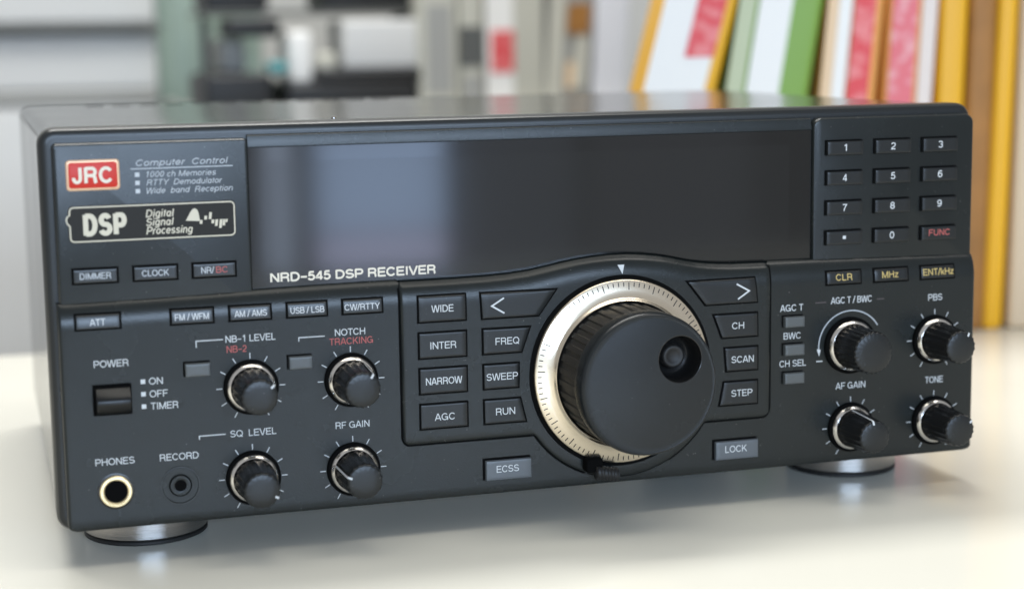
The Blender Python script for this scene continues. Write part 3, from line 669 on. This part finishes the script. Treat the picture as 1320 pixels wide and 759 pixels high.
def binder(u0, z0, u1, z1, lean, m, stripes, label, height=0.31, depth=0.13, base=0.0, cat='binder', group='binders standing behind the receiver', name='binder', pm=None, curved=0.004, hv=0.16):
    """an upright file: spine between two measured points, leaning about its foot; stripes = (from, to, material, bottom, top) on the spine"""
    a = W(u0, 0, z0); c = W(u1, 0, z1); mid = (a+c)/2; d = (c-a); d.z = 0; w = d.length; ang = math.atan2(d.y, d.x)
    mid.z = base
    o = bpy.data.objects.new(name, None); COL.objects.link(o); o.empty_display_size = 0.02
    sh = math.tan(math.radians(lean))*hv
    o.location = mid-d.normalized()*sh
    o.rotation_euler = (0, 0, ang)
    o['label'] = label; o['category'] = cat
    if group: o['group'] = group
    L = math.radians(lean)
    def lean_pts(vs): return [Vector((v.x*1.0+v.z*math.tan(L), v.y, v.z)) for v in vs]
    def add(nm, sx, sy, sz, m_, org, r, lab=None):
        vs, fs = bevbox(sx, sy, sz, r, 3, org); vs = lean_pts(vs)
        p = link(nm, vs, fs, m_, o, True, loc=Vector((0, 0, 0)), sharp=40)
        return p
    add('cover', w*0.97, depth, height, m, (0, depth/2, 0), curved)
    add('page_block', w*0.80, depth*0.9, 0.004, pm or M_PAPER, (0, depth*0.53, height-0.002), 0)
    for k, (s0, s1, m_, zb, zt) in enumerate(stripes):
        add('spine_label', w*(s1-s0), 0.0012, zt-zb, m_, (w*((s0+s1)/2-0.5), -0.0003-0.0007*k, zb), 0)
    return o
binder(337.5, -338, 378.6, -327.6, 14, M_BY, [(0.03, 0.82, M_LBW, 0.0, 0.30), (0.46, 0.83, M_LBR, 0.155, 0.285)], 'yellow binder leaning right with a white label and red block, first behind the display', depth=0.06)
binder(380.5, -327.2, 426.8, -315.5, 9, M_BG, [(0.01, 0.20, M_PALEGREEN, 0.0, 0.31), (0.24, 0.62, M_LBW, 0.0, 0.30)], 'green binder leaning right with a broad white spine label', depth=0.06)
binder(429.6, -314.9, 461.2, -307.0, 5, M_BO, [(0.02, 0.20, M_PEACH, 0.0, 0.30), (0.20, 0.42, M_LBW, 0.0, 0.30), (0.46, 0.82, M_LBR, 0.0, 0.30)], 'orange binder with bright red and white spine strips beside the green one', depth=0.06)
binder(463.0, -306.6, 490.3, -299.9, 3, M_BO, [(0.10, 0.60, M_LBP, 0.0, 0.30), (0.68, 0.97, M_PINKWHITE, 0.0, 0.30)], 'orange binder with a pink red strip, left of the plain yellow one', depth=0.06)
binder(491.8, -299.5, 507.7, -295.5, 1.5, M_BY, [], 'plain yellow binder standing above the keypad corner', depth=0.08)
binder(508.0, -294.5, 523.3, -291.0, 1.0, M_BBR, [], 'dark brown book between the two yellow binders', cat='book', group=None, name='book', height=0.27)
binder(523.6, -291.8, 535.0, -288.9, 1.5, M_BY, [], 'yellow binder at the right behind the receiver, next to a beige one', depth=0.05)
binder(536.0, -288.7, 575.0, -279.0, 1.0, M_BBE, [], 'beige binder at the right end of the row', depth=0.05)
# ------------------------------------------------------------------ far background
def P(u, v, z): return W(u, v, z)
def sbox(name, u0, v0, u1, v1, z, depth, m, label=None, cat=None, group=None, r=0.004, parent=None):
    loc = P((u0+u1)/2, v0, z-depth/2)
    vs, fs = bevbox((u1-u0)*MM, depth*MM, (v1-v0)*MM, r, 3)
    if parent:
        vs = [v+loc-parent.location for v in vs]
        return link(name, vs, fs, m, parent, True, loc=Vector((0, 0, 0)), sharp=40)
    return free(name, vs, fs, m, loc, label, cat, group, smooth=True)
def floor_z(): return -750.0
loc = P(100, -761, -1300)
cab = bpy.data.objects.new('cabinet', None); COL.objects.link(cab); cab.location = loc
cab['label'] = 'white cabinet with a dark rail across it, far behind on the left'; cab['category'] = 'cabinet'
sbox('cabinet_body', -420, -740, 172, 320, -1320, 400, M_CAB, parent=cab)
sbox('drawer_front', -418, 176, 170, 318, -1302, 18, M_CAB, parent=cab)
sbox('drawer_front', -418, 108, 170, 164, -1302, 18, M_CAB, parent=cab)
sbox('drawer_front', -418, -300, 170, 92, -1302, 18, M_CAB, parent=cab)
sbox('rail', -418, 165.5, 174, 174.5, -1290, 26, M_RAIL, parent=cab)
sbox('rail', -418, 94, 170, 106.5, -1300, 18, M_GRAYBOX, parent=cab)
cab['label'] = 'white drawer cabinet with dark rails, far behind the receiver on the left'
pil = sbox('pillar', 174, -761, 228, 900, -1330, 60, M_SAGE, 'sage green post between the white cabinet and the dark equipment', 'post')
counter = sbox('counter', 176, -761, 660, 96, -985, 330, M_GRAYBOX, 'grey counter carrying dark equipment behind the receiver', 'counter')
backw = free('wall', *bevbox(5.0, 0.1, 3.2, 0), M_WALL, P(300, -761, -1800), 'pale grey wall at the far end behind everything', 'wall')
g3 = 'dark equipment on the counter'
def unit(u0, v0, u1, v1, z, depth, m, label, cat, knobs=0, group=g3):
    o = sbox('equipment_box', u0, v0, u1, v1, z, depth, m, label, cat, group, 0.006)
    for k in range(knobs):
        uu = u0+(u1-u0)*(k+0.5)/knobs; rr = (v1-v0)*0.2
        b = MB(); b.lathe(uu, (v0+v1)/2, [(rr, z), (rr, z+6), (rr*0.8, z+8), (0, z+8)], 20)
        vs = [v-o.location for v in b.v]; link('control_knob', vs, b.f, M_GRAYBOX, o, True, loc=Vector((0, 0, 0)))
    return o
unit(180, 96, 240, 127, -1000, 120, M_DARKBOX, 'small black box at the left end of the counter', 'equipment', 0)
unit(252, 96, 372, 118, -1000, 150, M_DARKBOX, 'long low black box at the right on the counter', 'equipment', 0)
unit(278, 118, 378, 130, -1000, 100, M_DARKBOX, 'slim black unit stacked on the long low box', 'equipment', 0)
# wall shelf above with dark items
shelf = sbox('wall_shelf', 180, 179, 384, 182.5, -1020, 90, M_RAIL, 'dark grey shelf board above the counter', 'shelf')
for u in (190, 372):
    sbox('shelf_post', u, 96, u+8, 178, -1095, 10, M_RAIL, parent=shelf)
unit(186, 182.5, 244, 230, -1030, 80, M_DARKBOX, 'black box at the left end of the dark shelf', 'equipment', 0, 'dark items on the shelf')
unit(292, 182.5, 382, 240, -1030, 80, M_DARKBOX, 'wide black box further right on the dark shelf', 'equipment', 0, 'dark items on the shelf')
unit(203, 127, 226, 158, -1060, 90, M_GRAYBOX, 'grey case standing on the small black box', 'case', 0, None)
unit(202, 159, 250, 176, -1010, 60, M_DARKBOX, 'flat black case on top of the grey case', 'case', 0, None)
sbox('divider_panel', 176, 96, 262, 210, -1190, 20, M_SAGE, 'sage green panel standing behind the black boxes', 'panel')
unit(236.5, 127, 251, 137, -985, 40, M_TEAL, 'small teal plastic container by the small black box', 'container', 0, None)
unit(256, 118, 277, 164, -1003, 60, M_LBW, 'narrow white carton standing on the long low black box', 'carton', 0, None)
bb = MB(); rings = [[(291+r*math.sin(2*math.pi*k/32), v, -1012+r*math.cos(2*math.pi*k/32)) for k in range(32)] for r, v in ((8, 130), (8.6, 131.5), (8.8, 139), (7.6, 143), (5, 144.5))]
bb.loft(rings, cap0=True)
mug = link('jar', bb.v, bb.f, M_FILE, None, True, loc=P(291, 130, -1012)); mug['label'] = 'small cream jar beside the broad white case, on the slim black unit'; mug['category'] = 'jar'
sbox('white_case', 306, 130, 376, 173, -1006, 70, M_CAB, 'broad white case lying on the slim black unit', 'case')
G2 = 'files standing on the counter'
def file_(px_u0, px_u1, lean, m, stripes, label, height=0.31):
    binder(px_u0, -1000, px_u1, -1000, lean, m, stripes, label, height=height, depth=0.09, base=(96+FOOT)*MM, group=G2, hv=0.06)
file_(374.1, 412.1, 0, M_FILE, [(0.2, 0.8, M_GRAYBOX, 0.01, 0.09)], 'cream grey file with a grey label, left of the darker one')
file_(412.9, 435.8, 0, M_FILE, [(0.0, 1.0, M_RAIL, 0.034, 0.07), (0.1, 0.9, M_GRAYBOX, 0.0, 0.025)], 'narrow file with a dark grey band across it')
file_(436.6, 495.9, 0, M_FILE, [(0.02, 0.46, M_LBW, 0.0, 0.31), (0.10, 0.46, M_LBR, 0.028, 0.066)], 'cream file with a white strip and small red label')
file_(497.4, 541.9, 4, M_GRAYBOX, [(0.05, 0.35, M_FILE, 0.0, 0.30), (0.45, 0.75, M_PEACH, 0.012, 0.036), (0.62, 0.9, M_FILE, 0.012, 0.06), (0.4, 0.9, M_BBR, 0.062, 0.09)], 'worn grey file with patches of tan and cream')
file_(543.4, 579.2, 3, M_PLASTIC, [], 'milky white plastic file at the right end of the counter')
# the floor far below
fl = free('floor', [(-6, -6, 0), (6, -6, 0), (6, 6, 0), (-6, 6, 0)], [(0, 1, 2, 3)], M_FLOOR, P(300, -761, 0), kind='structure')
